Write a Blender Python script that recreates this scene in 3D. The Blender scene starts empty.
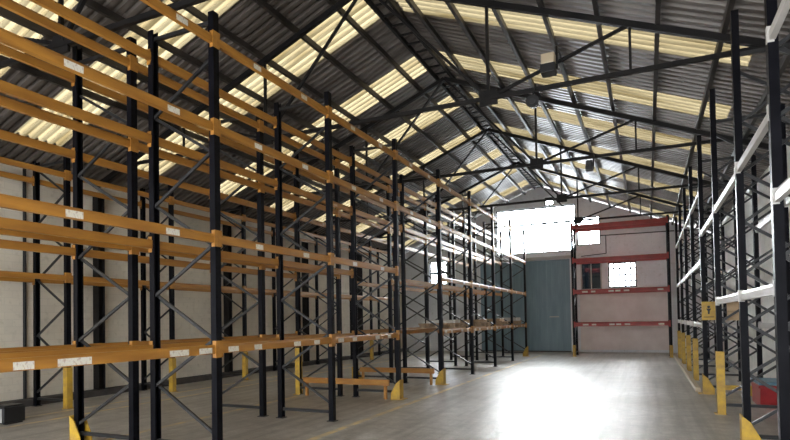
import bpy, math, random
from mathutils import Matrix, Vector
random.seed(7)
S = bpy.context.scene
COL = S.collection

# ------------------------------------------------------------------ materials
def mat(name, col, rough=.6, metal=0., spec=.5):
    m = bpy.data.materials.new(name); m.use_nodes = True
    b = m.node_tree.nodes['Principled BSDF']
    b.inputs['Base Color'].default_value = (*col, 1)
    b.inputs['Roughness'].default_value = rough
    b.inputs['Metallic'].default_value = metal
    b.inputs['Specular IOR Level'].default_value = spec
    return m
def nd(m, t, **k):
    n = m.node_tree.nodes.new(t)
    for a, v in k.items(): setattr(n, a, v)
    return n
def lk(m, a, b): m.node_tree.links.new(a, b)
def bsdf(m): return m.node_tree.nodes['Principled BSDF']
def math_(m, op, a, b=None, c=None):
    n = nd(m, 'ShaderNodeMath', operation=op)
    for i, v in enumerate((a, b, c)):
        if v is None: continue
        if isinstance(v, (int, float)): n.inputs[i].default_value = v
        else: lk(m, v, n.inputs[i])
    return n.outputs[0]
def noise(m, scale, detail=4, vec=None, rough=.55):
    n = nd(m, 'ShaderNodeTexNoise'); n.inputs['Scale'].default_value = scale
    n.inputs['Detail'].default_value = detail; n.inputs['Roughness'].default_value = rough
    if vec is not None: lk(m, vec, n.inputs['Vector'])
    return n.outputs['Fac']
def ramp(m, fac, stops):
    n = nd(m, 'ShaderNodeValToRGB'); r = n.color_ramp
    while len(r.elements) < len(stops): r.elements.new(.5)
    for e, (p, c) in zip(r.elements, stops): e.position = p; e.color = (*c, 1)
    lk(m, fac, n.inputs['Fac']); return n.outputs['Color']
def mix(m, fac, a, b, mode='MIX'):
    n = nd(m, 'ShaderNodeMix', data_type='RGBA', blend_type=mode)
    for i, v in ((0, fac), (6, a), (7, b)):
        if isinstance(v, (int, float)): n.inputs[i].default_value = v
        elif isinstance(v, tuple): n.inputs[i].default_value = (*v, 1)
        else: lk(m, v, n.inputs[i])
    return n.outputs[2]
def objvec(m, scale=None):
    t = nd(m, 'ShaderNodeTexCoord').outputs['Object']
    if scale:
        n = nd(m, 'ShaderNodeMapping'); n.inputs['Scale'].default_value = scale
        lk(m, t, n.inputs['Vector']); return n.outputs['Vector']
    return t
def bump(m, h, st=.3, dist=.02):
    n = nd(m, 'ShaderNodeBump'); n.inputs['Strength'].default_value = st; n.inputs['Distance'].default_value = dist
    lk(m, h, n.inputs['Height']); lk(m, n.outputs['Normal'], bsdf(m).inputs['Normal'])
def worn(name, a, b, rough=.5, scale=3, metal=0., stretch=(1, 1, 1), spec=.5):
    m = mat(name, a, rough, metal, spec)
    f = noise(m, scale, 6, objvec(m, stretch))
    lk(m, ramp(m, f, [(.35, a), (.68, b)]), bsdf(m).inputs['Base Color'])
    return m

M = {}
M['orange'] = worn('orange_paint', (.44, .20, .032), (.30, .125, .022), .42, 2.2, stretch=(1, .5, 4))
M['red'] = worn('red_paint', (.40, .045, .035), (.26, .035, .03), .5, 3)
M['pale'] = worn('pale_beam_paint', (.62, .60, .57), (.48, .45, .42), .38, 2, stretch=(1, .6, 3))
M['yellow'] = worn('yellow_paint', (.60, .37, .035), (.36, .22, .05), .5, 7)
M['brace'] = worn('brace_steel', (.010, .010, .011), (.032, .032, .033), .38, 2.5, .1)
M['truss'] = worn('truss_steel', (.007, .0065, .007), (.016, .014, .013), .5, 2, spec=.2)
M['purlin'] = worn('purlin_steel', (.014, .012, .011), (.050, .042, .038), .42, 1.2, spec=.3)
M['plate'] = mat('dark_foot_steel', (.03, .03, .032), .5, .3)
M['black'] = mat('black_plastic', (.008, .008, .009), .45)
M['grey'] = mat('pale_plastic', (.42, .42, .40), .5)
M['wood'] = worn('pallet_timber', (.42, .30, .19), (.27, .19, .12), .8, 6, stretch=(1, 8, 1))
M['card'] = worn('cardboard', (.50, .36, .22), (.42, .29, .17), .85, 3)
M['whitecard'] = worn('pale_carton', (.62, .60, .56), (.5, .47, .43), .8, 3)
M['tape'] = mat('parcel_tape', (.33, .22, .11), .3)
M['beige'] = mat('lamp_reflector', (.46, .37, .25), .4)
M['redplastic'] = worn('red_plastic', (.42, .03, .03), (.28, .02, .025), .4, 3)
M['blue'] = worn('blue_sheet', (.08, .19, .28), (.16, .30, .38), .5, 8)
M['cable'] = mat('conduit_steel', (.05, .05, .055), .5)
M['kerb'] = worn('dark_kerb', (.035, .032, .03), (.07, .06, .055), .85, 3)

m = M['post'] = mat('dark_upright_paint', (.003, .003, .005), .42, 0, .1)       # perforated columns
o = objvec(m); sx = nd(m, 'ShaderNodeSeparateXYZ'); lk(m, o, sx.inputs[0])
zz = math_(m, 'FRACT', math_(m, 'MULTIPLY', sx.outputs['Z'], 13.3))
yy = math_(m, 'ABSOLUTE', sx.outputs['Y'])
hole = math_(m, 'MULTIPLY', math_(m, 'LESS_THAN', zz, .42), math_(m, 'COMPARE', yy, .026, .008))
f = noise(m, 2.5, 5, o)
lk(m, mix(m, hole, ramp(m, f, [(.4, (.0025, .0025, .0045)), (.75, (.008, .008, .011))]), (.001, .001, .001)), bsdf(m).inputs['Base Color'])

m = M['label'] = mat('printed_label', (.72, .70, .62), .5)                # smudged print, nothing legible in the photo
o = objvec(m, (1, 60, 30))
lk(m, ramp(m, noise(m, 1, 2, o), [(.52, (.72, .68, .58)), (.70, (.50, .38, .30))]), bsdf(m).inputs['Base Color'])

m = M['floor'] = mat('worn_concrete', (.2, .19, .17), .35)
o = objvec(m)
n1 = noise(m, .35, 6, o); n2 = noise(m, 3.2, 9, o, .78); n3 = noise(m, 34, 3, o)
c = ramp(m, n1, [(.30, (.38, .335, .285)), (.50, (.54, .505, .46)), (.72, (.66, .63, .60))])
c = mix(m, .8, c, ramp(m, n2, [(.36, (.40, .38, .35)), (.60, (1, 1, 1))]), 'MULTIPLY')
c = mix(m, .35, c, ramp(m, n3, [(.35, (.55, .54, .52)), (.6, (1, 1, 1))]), 'MULTIPLY')
vs = nd(m, 'ShaderNodeTexNoise'); vs.inputs['Scale'].default_value = 1.1; vs.inputs['Detail'].default_value = 3
mp = nd(m, 'ShaderNodeMapping'); mp.inputs['Scale'].default_value = (5, .22, 1); lk(m, o, mp.inputs['Vector']); lk(m, mp.outputs[0], vs.inputs['Vector'])
c = mix(m, .55, c, ramp(m, vs.outputs['Fac'], [(.36, (.58, .56, .54)), (.55, (1, 1, 1))]), 'MULTIPLY')   # wheel tracks
lk(m, c, bsdf(m).inputs['Base Color'])
lk(m, math_(m, 'MULTIPLY_ADD', n2, .70, .05), bsdf(m).inputs['Roughness'])
bump(m, n2, .35, .012)

m = M['line'] = mat('worn_yellow_line', (.50, .36, .12), .5)
o = objvec(m)
lk(m, ramp(m, noise(m, 3, 6, o), [(.40, (.48, .42, .33)), (.60, (.72, .56, .28))]), bsdf(m).inputs['Base Color'])

def blockwall(name, a, b, mortar, scale, axis='YZ'):
    m = mat(name, a, .85)
    t = nd(m, 'ShaderNodeTexCoord').outputs['Object']
    s = nd(m, 'ShaderNodeSeparateXYZ'); lk(m, t, s.inputs[0])
    cb = nd(m, 'ShaderNodeCombineXYZ'); lk(m, s.outputs[axis[0]], cb.inputs[0]); lk(m, s.outputs[axis[1]], cb.inputs[1])
    br = nd(m, 'ShaderNodeTexBrick'); br.inputs['Scale'].default_value = scale
    br.inputs['Color1'].default_value = (1, 1, 1, 1); br.inputs['Color2'].default_value = (.93, .93, .93, 1)
    br.inputs['Mortar'].default_value = (mortar, mortar, mortar, 1); br.inputs['Mortar Size'].default_value = .012
    lk(m, cb.outputs[0], br.inputs['Vector'])
    c = ramp(m, noise(m, .6, 7, t), [(.33, b), (.6, a)])
    c = mix(m, .6, c, br.outputs['Color'], 'MULTIPLY')
    st = ramp(m, noise(m, 6, 5, t), [(.28, (.72, .70, .66)), (.45, (1, 1, 1))])
    c = mix(m, .6, c, st, 'MULTIPLY')
    lk(m, c, bsdf(m).inputs['Base Color']); bump(m, br.outputs['Color'], .3, .01)
    return m
M['wall_side'] = blockwall('limewashed_block', (.76, .69, .57), (.64, .575, .47), .86, 1.6)
M['wall_right'] = blockwall('white_render', (.86, .84, .80), (.76, .73, .69), .9, 1.6)
M['wall_end'] = blockwall('whitewashed_brick', (.80, .82, .84), (.70, .72, .75), .86, 3.0, 'XZ')
M['panelwall'] = worn('white_boarding', (.80, .73, .70), (.68, .60, .57), .7, 1.3)
M['door'] = worn('slate_blue_door', (.21, .31, .36), (.16, .245, .29), .45, 1.5, stretch=(3, 1, .4))

m = M['sheet'] = worn('brown_grey_roof_sheet', (.085, .070, .058), (.19, .165, .145), .35, .9, .2, stretch=(.6, 2, .6))
# translucent yellowed roof light
m = M['sky'] = bpy.data.materials.new('yellowed_translucent_sheet'); m.use_nodes = True
nt = m.node_tree; nt.nodes.clear()
out = nt.nodes.new('ShaderNodeOutputMaterial'); tr = nt.nodes.new('ShaderNodeBsdfTranslucent'); df = nt.nodes.new('ShaderNodeBsdfDiffuse')
mx = nt.nodes.new('ShaderNodeMixShader'); mx.inputs[0].default_value = .12
tcol = ramp(m, noise(m, 1.3, 5, objvec(m, (.35, 3, .35))), [(.36, (.040, .0300, .0140)), (.58, (.082, .067, .039))])
nt.links.new(tcol, tr.inputs['Color']); df.inputs['Color'].default_value = (.4, .34, .22, 1)
nt.links.new(tr.outputs[0], mx.inputs[1]); nt.links.new(df.outputs[0], mx.inputs[2]); nt.links.new(mx.outputs[0], out.inputs[0])
# window glass
def glass(name, col, gl=.06):
    m = bpy.data.materials.new(name); m.use_nodes = True
    nt = m.node_tree; nt.nodes.clear()
    out = nt.nodes.new('ShaderNodeOutputMaterial'); tr = nt.nodes.new('ShaderNodeBsdfTransparent'); g = nt.nodes.new('ShaderNodeBsdfGlossy')
    g.inputs['Roughness'].default_value = .03; tr.inputs['Color'].default_value = (*col, 1)
    mx = nt.nodes.new('ShaderNodeMixShader'); mx.inputs[0].default_value = gl
    nt.links.new(tr.outputs[0], mx.inputs[1]); nt.links.new(g.outputs[0], mx.inputs[2]); nt.links.new(mx.outputs[0], out.inputs[0])
    return m
M['glass'] = glass('clear_pane', (.95, .97, .98))
M['dimglass'] = glass('grimy_blue_pane', (.012, .016, .019), .08)

# ------------------------------------------------------------------ mesh helpers
class MB:
    def __init__(s): s.v = []; s.f = []
    def box(s, x0, x1, y0, y1, z0, z1):
        b = len(s.v); s.v += [(x, y, z) for z in (z0, z1) for x, y in ((x0, y0), (x1, y0), (x1, y1), (x0, y1))]
        s.f += [[b + i for i in q] for q in ((3, 2, 1, 0), (4, 5, 6, 7), (0, 1, 5, 4), (1, 2, 6, 5), (2, 3, 7, 6), (3, 0, 4, 7))]
        return s
    def bar(s, a, b, w, h, up=(0, 0, 1)):
        a, b = Vector(a), Vector(b); d = (b - a).normalized(); up = Vector(up)
        if abs(d.dot(up)) > .98: up = Vector((1, 0, 0))
        r = d.cross(up).normalized() * w / 2; u = r.cross(d).normalized() * h / 2
        k = len(s.v)
        for p in (a, b): s.v += [tuple(p + q) for q in (-r - u, r - u, r + u, -r + u)]
        s.f += [[k + i for i in q] for q in ((3, 2, 1, 0), (4, 5, 6, 7), (0, 1, 5, 4), (1, 2, 6, 5), (2, 3, 7, 6), (3, 0, 4, 7))]
        return s
    def prism(s, pts, axis, a, b):           # polygon extruded along axis
        k = len(s.v); n = len(pts)
        for t in (a, b):
            for p, q in pts: s.v.append({'x': (t, p, q), 'y': (p, t, q), 'z': (p, q, t)}[axis])
        s.f.append([k + i for i in range(n)][::-1]); s.f.append([k + n + i for i in range(n)])
        for i in range(n): j = (i + 1) % n; s.f.append([k + i, k + j, k + n + j, k + n + i])
        return s
    def cyl(s, a, b, r, n=14, r2=None):
        a, b = Vector(a), Vector(b); d = (b - a).normalized()
        u = d.orthogonal().normalized(); w = d.cross(u); k = len(s.v); r2 = r if r2 is None else r2
        for p, q in ((a, r), (b, r2)):
            for i in range(n):
                t = 2 * math.pi * i / n; s.v.append(tuple(p + (u * math.cos(t) + w * math.sin(t)) * q))
        s.f.append([k + i for i in range(n)][::-1]); s.f.append([k + n + i for i in range(n)])
        for i in range(n): j = (i + 1) % n; s.f.append([k + i, k + j, k + n + j, k + n + i])
        return s
    def ball(s, c, r, n=14, m_=8, sz=1.):
        k = len(s.v); c = Vector(c)
        for i in range(m_ + 1):
            p = math.pi * i / m_
            for j in range(n):
                t = 2 * math.pi * j / n
                s.v.append(tuple(c + Vector((math.sin(p) * math.cos(t) * r, math.sin(p) * math.sin(t) * r, math.cos(p) * r * sz))))
        for i in range(m_):
            for j in range(n):
                q = (j + 1) % n; s.f.append([k + i * n + j, k + (i + 1) * n + j, k + (i + 1) * n + q, k + i * n + q])
        return s
    def build(s, name, material, parent=None, loc=(0, 0, 0), bevel=0, smooth=False):
        me = bpy.data.meshes.new(name); me.from_pydata(s.v, [], s.f); me.validate(); me.update()
        me.materials.append(material)
        import bmesh
        bm = bmesh.new(); bm.from_mesh(me); bmesh.ops.recalc_face_normals(bm, faces=bm.faces); bm.to_mesh(me); bm.free()
        if smooth:
            for p in me.polygons: p.use_smooth = True
        ob = bpy.data.objects.new(name, me); COL.objects.link(ob); ob.location = loc
        if parent: ob.parent = parent
        if bevel:
            b = ob.modifiers.new('bevel', 'BEVEL'); b.width = bevel; b.segments = 2; b.limit_method = 'ANGLE'
        return ob
def tag(o, label, cat, group=None):
    o['label'] = label; o['category'] = cat
    if group: o['group'] = group
    return o
def thing(name, label, cat, loc=(0, 0, 0), rz=0, group=None):
    o = bpy.data.objects.new(name, None); COL.objects.link(o)
    o.empty_display_size = .2; o.location = loc; o.rotation_euler = (0, 0, rz)
    return tag(o, label, cat, group)
def dup(ob, parent=None, loc=None, rz=None):
    c = ob.copy(); COL.objects.link(c)
    if parent: c.parent = parent
    if loc is not None: c.location = loc
    if rz is not None: c.rotation_euler = (0, 0, rz)
    for ch in ob.children: dup(ch, c)
    return c
def struct(o, label=None, group=None):
    o['kind'] = 'structure'
    if group: o['group'] = group
    if label: o['label'] = label
    return o

# ------------------------------------------------------------------ the building
XL, XR, XC = -12.5, 2.8, -4.85          # side walls, ridge
Y0, Y1 = -3.0, 28.5                     # open end behind the camera, far gable wall
ZR, SL = 8.42, .40
def roofz(x): return ZR - SL * abs(x - XC)

fl = MB().box(XL - .3, XR + .3, Y0, Y1 + .3, -.2, 0).build('floor', M['floor']); struct(fl, 'worn grey concrete warehouse floor')
st = MB().box(XL - .25, XL, Y0, Y1, 0, roofz(XL) - .02).build('wall_left', M['wall_side']); struct(st, 'long limewashed block wall behind the wall side rack')
st = MB().box(XR, XR + .25, Y0, Y1, 0, roofz(XR) - .02).build('wall_right', M['wall_right']); struct(st, 'white rendered wall behind the pale beam rack')
b = MB(); b.box(XL - .25, -11.0, Y0 - .25, Y0, 0, 4.3).box(1.9, XR + .25, Y0 - .25, Y0, 0, 4.3)
b.prism([(XL - .25, 4.3), (XR + .25, 4.3), (XR + .25, roofz(XR + .25) - .03), (XC, ZR - .03), (XL - .25, roofz(XL - .25) - .03)], 'y', Y0 - .25, Y0)
struct(b.build('wall_front', M['wall_side']), 'unseen near gable wall with its wide doorway standing open')  # unseen wall, added to keep daylight from behind off upper beams and roof
st = MB().box(XL, XL + .35, Y0, Y1, 0, .14).build('baseboard_left', M['kerb']); struct(st, 'dark kerb along the foot of the left wall')

# far wall with openings
holes = {1: (-7.10, -3.12, 4.98, 7.30), 2: (-4.60, -4.14, 7.34, 7.76), 6: (-3.08, -2.0, 5.22, 6.62), 3: (-1.68, -.44, 3.10, 4.30),
         4: (-2.95, -1.98, 3.02, 4.40), 5: (-10.85, -9.85, 3.60, 4.88)}
door = (-8.0, -3.45, 0, 4.6)
allh = list(holes.values()) + [door]
xs = sorted({XL - .25, XR + .25, XC} | {h[0] for h in allh} | {h[1] for h in allh})
zs = sorted({0} | {h[2] for h in allh} | {h[3] for h in allh})
wm = MB()
for xa, xb in zip(xs, xs[1:]):
    xm = (xa + xb) / 2; za_ = roofz(xa) - .03; zb_ = roofz(xb) - .03
    cuts = sorted([h for h in allh if h[0] < xm < h[1]], key=lambda h: h[2]); z = 0
    for h in cuts:
        if h[2] > z: wm.box(xa, xb, Y1, Y1 + .25, z, h[2])
        z = h[3]
    wm.prism([(xa, z), (xb, z), (xb, zb_), (xa, za_)], 'y', Y1, Y1 + .25)
struct(wm.build('wall_back', M['wall_end']), 'whitewashed brick gable wall at the far end')
st = MB().box(-3.0, 1.0, Y1 - .05, Y1 - .005, 0.12, 2.92).build('trim_1', M['panelwall']); struct(st, 'white boarding on the far wall behind the red rack')

def window(n, nx, nz, g, label, bw=.035):
    x0, x1, z0, z1 = holes[n]
    w = bpy.data.objects.new('window_%d' % n, None); COL.objects.link(w); w.location = ((x0 + x1) / 2, Y1 + .12, z0); struct(w, label)
    hx = (x1 - x0) / 2; h = z1 - z0; b = MB()
    b.box(-hx, -hx + .06, -.04, .04, 0, h).box(hx - .06, hx, -.04, .04, 0, h).box(-hx + .06, hx - .06, -.04, .04, 0, .06).box(-hx + .06, hx - .06, -.04, .04, h - .06, h)
    for i in range(1, nx): x = -hx + 2 * hx * i / nx; b.box(x - bw / 2, x + bw / 2, -.025, .025, .06, h - .06)
    for i in range(1, nz): z = h * i / nz; b.box(-hx + .06, hx - .06, -.02, .02, z - bw / 2, z + bw / 2)
    struct(b.build('window_frame', M['truss'] if n != 4 else M['grey'], w))
    struct(MB().box(-hx + .03, hx - .03, -.003, .003, .03, h - .03).build('window_pane', M['glass'] if n != 4 else M['dimglass'], w))
window(1, 5, 2, 'glass', 'wide bright window high in the far gable wall', .03)
window(2, 1, 1, 'glass', 'small bright opening above the wide gable window')
window(3, 5, 4, 'glass', 'small paned bright window behind the red rack', .065)
window(6, 2, 2, 'glass', 'bright window light behind the top beam of the red rack', .05)
window(4, 2, 1, 'glass', 'grimy blue window beside the bright paned window', .05)
window(5, 2, 2, 'glass', 'small bright window at the left end of the far wall', .12)

d = bpy.data.objects.new('door_1', None); COL.objects.link(d); d.location = ((door[0] + door[1]) / 2, Y1 + .1, 0); struct(d, 'large slate blue sliding door under the gable window')
hw = (door[1] - door[0]) / 2
for i in range(4):
    a = -hw + 2 * hw * i / 4; b_ = a + hw / 2; b = MB().box(a + (.0 if i else .0), b_ - .004, -.04, .03, 0, door[3])
    for k in range(1, 5): xx = a + (b_ - a) * k / 5; b.box(xx - .015, xx + .015, -.055, -.035, .1, door[3] - .1)
    b.box(a + .02, b_ - .02, -.06, -.035, 2.2, 2.32)
    struct(b.build('door_panel', M['door'], d))
struct(MB().bar((.55 * hw, -.09, 1.75), (.75 * hw, -.09, 1.75), .04, .06).build('door_handle', M['grey'], d))
struct(MB().box(door[0], door[1], Y1 - .06, Y1 + .055, 0, .05).build('trim_4', M['kerb']), 'dark strip added under the slate blue door to block a light leak')  # added strip, covers the bright line of light leaking under the door
struct(MB().box(door[0] - .3, door[1] + .2, Y1 - .1, Y1 - .005, door[3] + .02, door[3] + .16).build('trim_2', M['grey']), 'pale sliding track above the slate blue door')

ORD = ('first', 'second', 'third', 'fourth', 'fifth', 'sixth', 'seventh', 'eighth', 'ninth')
# ---- corrugated roof with translucent strips
PIT, AMP = .195, .034
strips = [(5.5, 1.15), (7.57, 1.0), (10.37, .95), (13.2, .92), (16.0, .9), (18.8, .9), (21.6, .9), (24.4, .9), (27.05, .9)]
PROF = ((0, -1), (.44, -1), (.53, 1), (.91, 1))        # box profile: low pan, rib
def sheet(ya, yb, xa, xb):
    b = MB(); pts = []
    def hz(y):
        f = (y / PIT) % 1
        for (fa, za), (fb, zb_) in zip(PROF, PROF[1:] + ((1, -1),)):
            if fa <= f <= fb: return AMP * (za + (zb_ - za) * (f - fa) / (fb - fa))
    ks = [k + f for k in range(int(ya / PIT) - 2, int(yb / PIT) + 3) for f, _ in PROF]
    pts = [ya] + [k * PIT for k in ks if ya + 1e-4 < k * PIT < yb - 1e-4] + [yb]
    for y in pts:
        for x in (xa, xb): b.v.append((x, y, roofz(x) + .044 + hz(y)))
    for i in range(len(pts) - 1): k = 2 * i; b.f.append([k, k + 1, k + 3, k + 2])
    return b
def merge(dst, src): k = len(dst.v); dst.v += src.v; dst.f += [[k + i for i in f] for f in src.f]
LIM = {1: (XC + .27, 1.62), -1: (XC - .27, XC - 6.9)}
wn = 7
for sg, nm in ((-1, 'ceiling_left'), (1, 'ceiling_right')):
    xe = XL - .4 if sg < 0 else XR + .4; xi, xo = LIM[sg]; b = MB(); y = Y0
    for yc, SW in strips:
        a, c_ = yc - SW / 2, yc + SW / 2
        merge(b, sheet(y, a, XC, xe)); merge(b, sheet(a, c_, XC, xi)); merge(b, sheet(a, c_, xo, xe)); y = c_
    merge(b, sheet(y, Y1 + .3, XC, xe))
    ob = b.build(nm, M['sheet']); struct(ob, 'dark corrugated roof sheeting of the %s slope' % ('left' if sg < 0 else 'right'))
    for oi, (yc, SW) in enumerate(strips):
        ob = sheet(yc - SW / 2, yc + SW / 2, xi, xo).build('window_%d' % wn, M['sky']); wn += 1
        struct(ob, '%s yellowed roof light strip from the camera on the %s slope' % (ORD[oi], 'left' if sg < 0 else 'right'), 'roof light strips')

# ---- purlins, ridge and trusses
def purlin(x, w=.07, h=.12, m_='purlin'):
    z = roofz(x) - .03 - h / 2
    struct(MB().bar((x, Y0, z), (x, Y1, z), w, h).build('roof_purlin', M[m_]), 'steel purlin running the length of the roof', 'roof purlins')
for k in range(8):
    x = XC + .70 + .88 * k
    if x < XR: purlin(x)
    x = XC - .70 - .88 * k
    if x > XL: purlin(x)
purlin(XC - .2, .06, .1, 'truss'); purlin(XC + .2, .06, .1, 'truss')
b = MB()
for k in range(int((Y1 - Y0) / .45)): b.bar((XC - .2, Y0 + .2 + .45 * k, ZR - .16), (XC + .2, Y0 + .2 + .45 * k, ZR - .16), .05, .03)
struct(b.build('ridge_board', M['truss']), 'laddered ridge of the roof')
ZT = 5.58
def truss(n, Y):
    t = bpy.data.objects.new('roof_truss', None); COL.objects.link(t); t.location = (XC, Y, ZT); struct(t, '%s dark steel roof truss from the near doorway' % ORD[n], 'roof trusses')
    R = lambda x: roofz(XC + x) - ZT - .20       # underside line of rafter, local
    for s in (-1, 1):
        xe = s * 7.55
        struct(MB().bar((0, 0, R(0)), (xe, 0, R(xe)), .09, .10).build('rafter', M['truss'], t))
        for x0, z0, x1, z1, w in ((0, R(0), s * 2.4, .0, .05), (s * 2.4, 0, s * 2.4, R(2.4), .05), (s * 2.4, 0, s * 4.7, R(4.7), .05), (s * 4.7, 0, s * 4.7, R(4.7), .04)):
            struct(MB().bar((x0, 0, z0), (x1, 0, z1), w, w).build('strut', M['truss'], t))
        struct(MB().box(s * 2.4 - .16, s * 2.4 + .16, -.02, .02, -.12, .14).build('gusset_plate', M['truss'], t))
    struct(MB().bar((-7.2, 0, 0), (7.2, 0, 0), .06, .07).build('tie_beam', M['truss'], t))
for n, Y in enumerate((.5, 5.0, 9.5, 14.15, 18.65, 23.25)): truss(n, Y)

for Y in (.5, 5.0, 9.5, 14.15, 18.65, 23.25):
    for x, sd, zt in ((XL + .11, 'left', roofz(XL + .11) - .40),):
        struct(MB().box(x - .1, x + .1, Y - .09, Y - .075, 0, zt).box(x - .1, x + .1, Y + .075, Y + .09, 0, zt).box(x - .01, x + .01, Y - .075, Y + .075, 0, zt).build('pillar', M['truss']), 'dark steel pillar under a roof truss on the %s wall' % sd, 'wall pillars')
struct(MB().cyl((XL + .05, 7.73, .14), (XL + .05, 7.73, 5.2), .035, 10).build('trim_3', M['truss']), 'thin dark downpipe on the left wall')
# painted lines on the floor
for i, (x, ya, yb, w) in enumerate(((-10.75, 3, 26, .10), (-10.02, 3, 26, .12), (-7.42, 3, 10.8, .12), (-4.5, 3, 26, .12))):
    struct(MB().box(x - w / 2, x + w / 2, ya, yb, 0, .003).build('floor_marking_line', M['line']), 'worn yellow line on the concrete ' + ('nearest the left wall', 'in front of the wall rack', 'behind the back to back racks', 'along the aisle edge')[i], 'painted floor lines')

# ------------------------------------------------------------------ pallet racking
def post_mesh(h):
    w, d, t = .05, .085, .007       # half width, depth, thickness; front face at local x = +d/2
    x0, x1 = -d / 2, d / 2
    pts = [(x1, -w), (x1, w), (x0, w), (x0, w - .022), (x0 + t, w - .022), (x0 + t, w - t), (x1 - t, w - t),
           (x1 - t, -w + t), (x0 + t, -w + t), (x0 + t, -w + .022), (x0, -w + .022), (x0, -w)]
    return MB().prism(pts, 'z', .012, h)
def beam_mesh(L, h, c=.05):
    b = MB(); y0, y1 = .052, L - .052
    b.prism([(-.02, -h / 2), (.034, -h / 2), (.034, h / 2 - .03), (.034 - .012, h / 2), (-.02, h / 2)], 'y', y0, y1)
    for ya, yb, yc, yd in ((.001, y0 + .012, y0, y0 + .006), (y1 - .012, L - .001, y1 - .006, y1)):
        b.box(.0435, .050, min(ya, yb), max(ya, yb), -h / 2 - c, h / 2 + c)
        b.box(-.01, .0435, yc - .0005, yd, -h / 2 - c, h / 2 + c)
    return b
def rack(label, loc, rz, depth, ys, tops, bays, mbeam, bh=.112, pitch=1.2, label_at=None, group=None, side=1, conn=.05, cross=False):
    """local frame: bays run along +y, the front line of posts is x=0 and faces +x; bays = [(i, z, 'f'/'r'/'fr')]"""
    root = thing('pallet_rack', label, 'pallet rack', loc, rz, group)
    top_f, top_r = tops
    pf = post_mesh(top_f).build('post', M['post']); fp = MB().box(-.075, .075, -.07, .07, 0, .012).build('foot_plate', M['plate'], pf)
    pr = pf if top_r == top_f else None
    if pr is None:
        pr = post_mesh(top_r).build('post', M['post']); MB().box(-.075, .075, -.07, .07, 0, .012).build('foot_plate', M['plate'], pr)
    br = MB(); xa, xb = -.035, -depth + .035
    topb = min(tops) - .12
    br.bar((xa, 0, .16), (xb, 0, .16), .045, .05); br.bar((xa, 0, topb), (xb, 0, topb), .045, .05)
    z = .30
    while z + pitch / 2 < topb:
        p, q = (xa, xb) if side == 0 else (xb, xa)
        br.bar((p, .018 - .036 * side, z), (q, .018 - .036 * side, z + pitch / 2), .03, .038); 
        if cross: br.bar((q, -.018 + .036 * side, z), (p, -.018 + .036 * side, z + pitch / 2), .03, .038)
        z += pitch / 2; side ^= 1
    bo = br.build('bracing', M['brace'], root)
    first = True
    for i, y in enumerate(ys):
        if i == 0:
            pf.parent = root; pf.location = (0, y, 0); bo.location = (0, y, 0)
            if pr is pf: dup(pf, root, (-depth, y, 0), math.pi)
            else: pr.parent = root; pr.location = (-depth, y, 0); pr.rotation_euler = (0, 0, math.pi)
        else:
            dup(pf, root, (0, y, 0), 0); dup(pr, root, (-depth, y, 0), math.pi); dup(bo, root, (0, y, 0))
    cache = {}
    for i, z, fr in bays:
        L = round(ys[i + 1] - ys[i], 3)
        for c in fr:
            lab = label_at(i, z) if (label_at and c == 'f') else ()
            if L not in cache:
                o = beam_mesh(L, bh, conn).build('beam', mbeam, root); cache[L] = o
            else:
                o = cache[L].copy(); COL.objects.link(o); o.parent = root
            if c == 'f': o.location = (0, ys[i], z); o.rotation_euler = (0, 0, 0)
            else: o.location = (-depth, ys[i + 1], z); o.rotation_euler = (0, 0, math.pi)
            for fx, w in lab:
                q = label_ob.copy(); COL.objects.link(q); q.parent = o; q.location = (.035, L * fx, -.012); q.scale = (1, w, 1)
    return root
label_ob = MB().box(-.001, .001, -.09, .09, -.035, .035).build('label', M['label'])

Z1, Z2, Z3, Z4 = 1.39, 2.79, 4.214, 5.34
s = 2.8
Ys = [5.47 + s * k for k in range(-1, 8)]           # frame -1 .. 7
def bays_for(tunnel):
    out = []
    for i in range(8):
        for z in (Z1, Z2, Z3, Z4):
            if i == tunnel and z < 3: continue
            if i > tunnel and z == Z3 and False: continue
            out.append((i, z, 'fr'))
    return out
def lab_front(i, z):
    if i == 0:
        return {Z1: ((.02, 1.), (.14, 1.), (.31, 1.9), (.77, 1.6), (.92, 1.2)), Z2: ((.31, 1.0), (.74, 1.1)), Z3: ((.31, 1.1), (.75, 1.0)), Z4: ((.8, 1),)}[z]
    return ((.10, 1.1), (.28, .9), (.62, 1.), (.82, .9)) if z == Z1 else ((.30, .9), (.72, .9))
base = Ys[0]
rack('dark post pallet rack with orange beams standing along the aisle edge', (-4.98, 0, 0), 0, 1.06, Ys, (5.7, 5.7), bays_for(3), M['orange'], label_at=lab_front, side=0)
rack('dark post pallet rack with orange beams standing back to back behind the aisle rack', (-6.45, 0, 0), 0, 1.12, Ys, (5.7, 5.82), bays_for(3), M['orange'])
Y3s = [7.73 + s * k for k in range(-1, 7)]
rack('dark post pallet rack with orange beams standing against the left wall', (-11.04, 0, 0), 0, 1.0, Y3s, (5.3, 5.3), [(i, z, 'fr') for i in range(7) for z in (2.72, 4.87)], M['orange'])
YRw = [24.85, 22.1, 19.35, 16.6, 13.83, 11.09, 8.35, 6.15, 3.4]
ysl = [24.85 - y for y in YRw]
bay_r = []
for i in range(4): bay_r += [(i, 1.48, 'fr'), (i, 2.9, 'fr'), (i, 4.45, 'fr')]
bay_r += [(4, 1.48, 'r'), (4, 3.5, 'fr'), (5, 1.95, 'f'), (5, 3.55, 'fr'), (6, 1.95, 'f'), (6, 3.6, 'fr'), (7, 2.8, 'fr'), (7, 4.31, 'fr')]
rack('dark post pallet rack with pale beams standing along the right wall', (1.12, 24.85, 0), math.pi, 1.0, ysl, (5.65, 5.2), bay_r, M['pale'], bh=.11, pitch=1.3, conn=.02, cross=True)
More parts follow.
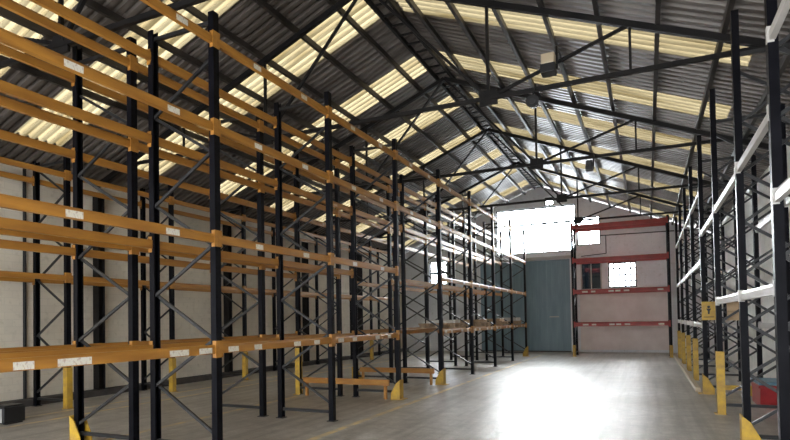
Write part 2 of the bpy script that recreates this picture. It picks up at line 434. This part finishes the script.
rack('short pallet rack with red beams standing across the far wall', (-2.95, 25.32, 0), -math.pi / 2, 1.0, [0, 3.79], (5.85, 5.85),
     [(0, z, 'fr') for z in (1.39, 2.815, 4.183, 5.647)], M['red'], bh=.17, label_at=lambda i, z: ((.13, 1.3), (.22, 1.0), (.41, 1.2), (.48, 1.1), (.57, 1.2), (.91, 1.2)) if z < 3 else ())
bpy.data.objects.remove(label_ob)

# ------------------------------------------------------------------ column guards and floor rails
def tall_guard(h):
    b = MB(); w = .062; t = .010
    b.box(.055, .055 + t, -w, w, 0, h); b.box(-.06, .055, -w, -w + t, 0, h); b.box(-.06, .055, w - t, w, 0, h)
    b.box(-.06, .11, -w - .03, w + .03, 0, .012)
    return b
def wedge_guard(h=.42):
    b = MB(); w = .085; t = .014
    b.box(.055, .055 + t, -w, w, 0, h)
    for sg in (-1, 1):
        ya, yb = (w, w + t) if sg > 0 else (-w - t, -w)
        b.prism([(.069, 0), (.069, h), (-.03, h * .80), (-.15, .12), (-.15, 0)], 'y', ya, yb)
    b.box(-.15, .16, -w - .05, w + .05, 0, .012)
    return b
GT, GW = {}, None
def guard(kind, x, y, rz, label, h=.85, group=None):
    key = (kind, h)
    if key not in GT:
        o = (tall_guard(h) if kind == 't' else wedge_guard(h)).build('post_guard', M['yellow'])
        GT[key] = o
    else:
        o = GT[key].copy(); COL.objects.link(o)
    o.location = (x, y, 0); o.rotation_euler = (0, 0, rz); return tag(o, label, 'post guard', group)
F = lambda k: 5.47 + s * k
PI = math.pi
guard('w', -7.57, F(0), PI, 'flared yellow guard at the lower left under the orange beam, foot of the rearmost post', .42)
guard('t', -7.57, F(2), PI, 'tall yellow guard at the back end of the orange rail nearest the camera', 1.1)
guard('w', -7.57 , F(3), PI, 'flared yellow guard at the back end of the far orange cross rail', .42)
guard('w', -4.98, F(2), 0, 'flared yellow guard at the aisle end of the orange rail nearest the camera', .42)
guard('w', -4.98, F(3), 0, 'flared yellow guard at the aisle end of the far orange cross rail', .42)
guard('w', -4.98, F(7), 0, 'small yellow guard on the last post of the aisle rack by the blue door', .45)
names3 = ['first', 'second', 'third', 'fourth', 'fifth', 'sixth', 'seventh']
for k in range(6):
    guard('t', -11.04, 7.73 + s * k, 0, '%s yellow post guard from the camera along the wall rack' % names3[k], .85, 'yellow guards of the wall rack')
guard('w', 1.12, 8.35, PI, 'flared yellow guard nearest the camera on the pale beam rack', .43)
guard('t', 1.12, 11.09, PI, 'tall yellow guard on the pale beam rack beside the yellow sign', 1.08)
guard('w', 1.12, 13.83, PI, 'flared yellow guard at the near end of the low floor rail', .43)
for k, (y, n) in enumerate(((16.6, 'first'), (19.35, 'second'), (22.1, 'third'), (24.85, 'fourth'))):
    guard('t', 1.12, y, PI, '%s tall yellow guard beyond the yellow sign on the pale beam rack' % n, 1.1, 'yellow guards beyond the sign')
guard('t', -2.95, 25.32, -PI / 2, 'yellow guard on the red rack post beside the blue door', .5)
guard('t', .84, 25.32, -PI / 2, 'yellow guard on the red rack post beside the pale beam rack', .5)

def rail(a, b_, label, w=.06, h=.13, m_='orange', z=.36):
    (xa, ya), (xb, yb) = a, b_
    r = thing('guard_rail', label, 'guard rail', ((xa + xb) / 2, (ya + yb) / 2, 0))
    dx, dy = (xb - xa) / 2, (yb - ya) / 2
    MB().bar((-dx, -dy, z), (dx, dy, z), w, h).build('rail', M[m_], r)
    for q in (-.92, .92):
        MB().box(q * dx - .03, q * dx + .03, q * dy - .03, q * dy + .03, 0, z - h / 2).build('stub', M[m_], r)
    return r
rail((-7.35, F(2) - .13), (-5.15, F(2) - .13), 'low orange rail across the near side of the gap in the aisle rack')
rail((-7.35, F(3) - .13), (-5.15, F(3) - .13), 'low orange rail across the far side of the gap in the aisle rack')
rail((1.30, 13.70), (1.95, 13.70), 'short yellow rail behind the flared guard on the pale beam rack', .06, .1, 'yellow', .16)
MBo = MB().box(.93, 1.03, 14.1, 27.0, 0, .09).build('floor_rail', M['beige'])
tag(MBo, 'long low beige rail on the floor along the pale beam rack', 'floor rail')

# ------------------------------------------------------------------ loose things
def pallet(x, y, z, rz, label, group='timber pallets on the aisle rack'):
    p = thing('timber_pallet', label, 'pallet', (x, y, z), rz, group)
    b = MB()
    for k in range(6): xx = -.5 + .19 * k; b.box(xx, xx + .14, -.5, .5, .115, .137)
    for k in (-1, 0, 1): b.box(-.5, .59, k * .44 - .05, k * .44 + .05, .095, .115)
    b.build('top_deck', M['wood'], p)
    for k in (-1, 0, 1):
        for q in (-1, 0, 1): MB().box(.045 + q * .46 - .06, .045 + q * .46 + .06, k * .44 - .05, k * .44 + .05, .02, .095).build('block', M['wood'], p)
    b = MB()
    for k in (-1, 0, 1): b.box(-.5, .59, k * .44 - .05, k * .44 + .05, 0, .02)
    b.build('bottom_board', M['wood'], p)
def carton(x, y, z, rz, sx, sy, sz, label, m_='card', group='cartons on the aisle rack'):
    p = thing('carton', label, 'carton', (x, y, z), rz, group)
    MB().box(-sx / 2, sx / 2, -sy / 2, sy / 2, 0, sz).build('box_body', M[m_], p, bevel=.008)
    MB().box(-sx / 2 - .002, sx / 2 + .002, -.035, .035, sz - .08, sz + .002).build('tape', M['tape'], p)
    MB().box(-sx / 2, sx / 2, -.004, .004, sz, sz + .003).build('flap_seam', M['black'], p)
zb = Z1 + .08
pallet(-5.51, 15.3, zb, .02, 'timber pallet on the low beams just past the gap in the rack')
pallet(-5.51, 18.1, zb, -.02, 'second timber pallet past the gap in the rack')
pallet(-5.51, 20.9, zb, -.01, 'third timber pallet past the gap in the rack')
pallet(-5.51, 23.4, zb, 0, 'last timber pallet at the door end of the rack')
carton(-5.4, 15.25, zb + .138, .1, .8, .9, .09, 'flat pale carton on the pallet just past the gap', 'whitecard')
carton(-5.45, 18.15, zb + .138, -.05, .9, .8, .08, 'flat brown carton on the second pallet past the gap')
carton(-5.4, 20.9, zb + .138, .06, .7, .9, .10, 'brown carton on the third pallet past the gap')
carton(-5.35, 23.35, zb + .138, 0, .8, .9, .13, 'pale carton on the last pallet at the door end', 'whitecard')

# red crate under the blue sheet behind the near right posts
r = thing('plastic_crate', 'red plastic crate with a blue sheet on it inside the pale beam rack', 'crate', (2.28, 12.45, 0))
b = MB(); b.prism([(-.42, 0), (.42, 0), (.48, .38), (-.48, .38)], 'x', -.45, .45)
b.build('crate_body', M['redplastic'], r, bevel=.015)
MB().box(-.48, .48, -.51, .51, .36, .41).build('rim', M['redplastic'], r, bevel=.01)
t = MB().box(-.47, -.05, -.45, .4, .412, .47).build('blue_sheet', M['blue'], r, bevel=.015)
# yellow pictogram sign and brown board
sg = thing('warning_sign', 'square yellow sign with a black pictogram on the pale beam rack', 'sign', (1.20, 13.74, 1.60))
MB().box(-.135, .135, -.012, .012, 0, .40).build('sign_panel', M['yellow'], sg)
b = MB(); b.cyl((0, -.014, .285), (0, -.0125, .285), .03, 12); b.prism([(-.05, .25), (.05, .25), (.022, .20), (.015, .13), (-.015, .13), (-.022, .20)], 'y', -.014, -.0125)
b.build('pictogram', M['black'], sg)
b = MB().box(-.1, .1, -.014, -.0125, .06, .075).build('bar', M['black'], sg)
bd = thing('cardboard_panel', 'brown cardboard panel tied behind the post beside the yellow sign', 'panel', (1.36, 11.22, 1.61))
MB().box(-.10, .11, -.02, .02, 0, .32).build('sheet', M['card'], bd); MB().box(-.10, .11, -.022, -.0205, .14, .17).build('tape', M['tape'], bd)

# black cases at the left edge
def case(x, y, label, w=.32):
    c_ = thing('storage_case', label, 'case', (x, y, 0), .1, 'black cases on the floor')
    MB().box(-w / 2, w / 2, -.2, .2, .02, .30).build('case_body', M['black'], c_, bevel=.02)
    MB().box(-w / 2 + .02, w / 2 - .02, -.18, .18, .30, .33).build('lid', M['black'], c_, bevel=.01)
    MB().box(w / 2 - .09, w / 2 - .05, -.205, -.2, .04, .28).build('strap', M['grey'], c_)
    MB().box(-.03, .05, -.21, -.2, .12, .16).build('latch', M['grey'], c_)
    for q in (-1, 1): MB().box(q * w * .35 - .04, q * w * .35 + .04, -.15, .15, 0, .02).build('foot', M['black'], c_)
case(-10.45, 6.2, 'black case on the floor at the left edge, the one nearer the yellow guard')
case(-10.86, 5.9, 'black case cut by the left edge of the photo')

# lamps under the trusses
def flood(x, y, z, label, dy=.2, k=.8, m_='beige'):
    f_ = thing('floodlight', label, 'floodlight', (x, y, z), 0, 'floodlights hung from the roof')
    MB().box(-.14 * k, .14 * k, -.10, .10, -.02, .20 * k).build('reflector', M[m_], f_, bevel=.02)
    MB().box(-.15 * k, .15 * k, -.12, .12, -.21 * k, -.02).build('lamp_housing', M['black'], f_, bevel=.01)
    MB().bar((.17 * k, 0, -.1), (.17 * k, 0, .26), .03, .03).bar((.17 * k, -.015, .26), (.17 * k, dy, .26), .03, .03).build('bracket', M['truss'], f_)
flood(-1.40, 9.42, 5.93, 'floodlight with beige top hung on the near roof truss')
flood(-1.18, 13.92, 5.32, 'small floodlight hung on the second roof truss', k=.55, m_='plate')
sp = thing('siren', 'round black siren hung below the near roof truss', 'siren', (-1.66, 9.4, 5.32))
MB().cyl((0, -.10, 0), (0, .05, 0), .11, 18, .08).build('horn', M['black'], sp)
MB().cyl((0, -.112, 0), (0, -.1, 0), .05, 16).build('cap', M['plate'], sp)
MB().bar((0, .03, .05), (0, .03, .27), .03, .03).build('bracket', M['truss'], sp)
# conduit on the far wall
b = MB().cyl((-2.0, Y1 - .0255, 5.63), (1.2, Y1 - .0255, 5.60), .025, 10); b.cyl((-1.75, Y1 - .03, 5.63), (-1.75, Y1 - .03, 4.75), .02, 10); b.cyl((-1.75, Y1 - .03, 4.75), (-2.9, Y1 - .03, 4.68), .02, 10)
tag(b.build('conduit', M['cable']), 'thin dark conduit fixed to the far wall behind the red rack', 'conduit')

# ------------------------------------------------------------------ light
w = bpy.data.worlds.new('World'); S.world = w; w.use_nodes = True
bg = w.node_tree.nodes['Background']; bg.inputs[0].default_value = (.92, .96, 1, 1); bg.inputs[1].default_value = 1
# bright overcast sky, brightest round the veiled sun beyond the far gable
tc = nd(w, 'ShaderNodeTexCoord').outputs['Generated']
dp = nd(w, 'ShaderNodeVectorMath', operation='DOT_PRODUCT'); lk(w, tc, dp.inputs[0]); dp.inputs[1].default_value = Vector((-.42, .86, .40)).normalized()
lob = math_(w, 'POWER', math_(w, 'MAXIMUM', dp.outputs['Value'], 0), 6)
lk(w, math_(w, 'MULTIPLY_ADD', lob, 26, 4.6), bg.inputs[1])

sd = bpy.data.lights.new('sun', 'SUN'); so = bpy.data.objects.new('sun', sd); COL.objects.link(so)
so.rotation_euler = Vector((.75, 15.6, 5.6)).to_track_quat('Z', 'Y').to_euler(); so.location = (-6, 60, 25)
sd.energy = 8; sd.angle = math.radians(40); sd.color = (1, .97, .92)

# ------------------------------------------------------------------ camera (fitted to the photograph)
cam = bpy.data.cameras.new('camera'); co = bpy.data.objects.new('camera', cam); COL.objects.link(co)
yaw, pitch, roll = .4269, .0225, .0174
fw = Vector((-math.sin(yaw) * math.cos(pitch), math.cos(yaw) * math.cos(pitch), math.sin(pitch)))
r0 = Vector((math.cos(yaw), math.sin(yaw), 0)); u0 = r0.cross(fw)
r = r0 * math.cos(roll) - u0 * math.sin(roll); u = r0 * math.sin(roll) + u0 * math.cos(roll)
co.matrix_world = Matrix(((r.x, u.x, -fw.x, 0), (r.y, u.y, -fw.y, 0), (r.z, u.z, -fw.z, 1.717), (0, 0, 0, 1)))
cam.sensor_width = 36; cam.sensor_fit = 'HORIZONTAL'; cam.lens = 555.32 / 790 * 36; cam.shift_y = (307.66 - 220) / 790
cam.clip_start = .05; cam.clip_end = 200
S.camera = co
S.view_settings.view_transform = 'Standard'; S.view_settings.look = 'None'; S.view_settings.exposure = 1.1; S.view_settings.gamma = 1
S.view_settings.use_curve_mapping = False
cy = S.cycles
cy.max_bounces = 10; cy.diffuse_bounces = 6; cy.glossy_bounces = 4; cy.transmission_bounces = 6; cy.transparent_max_bounces = 8
cy.use_denoising = True; cy.sample_clamp_indirect = 6
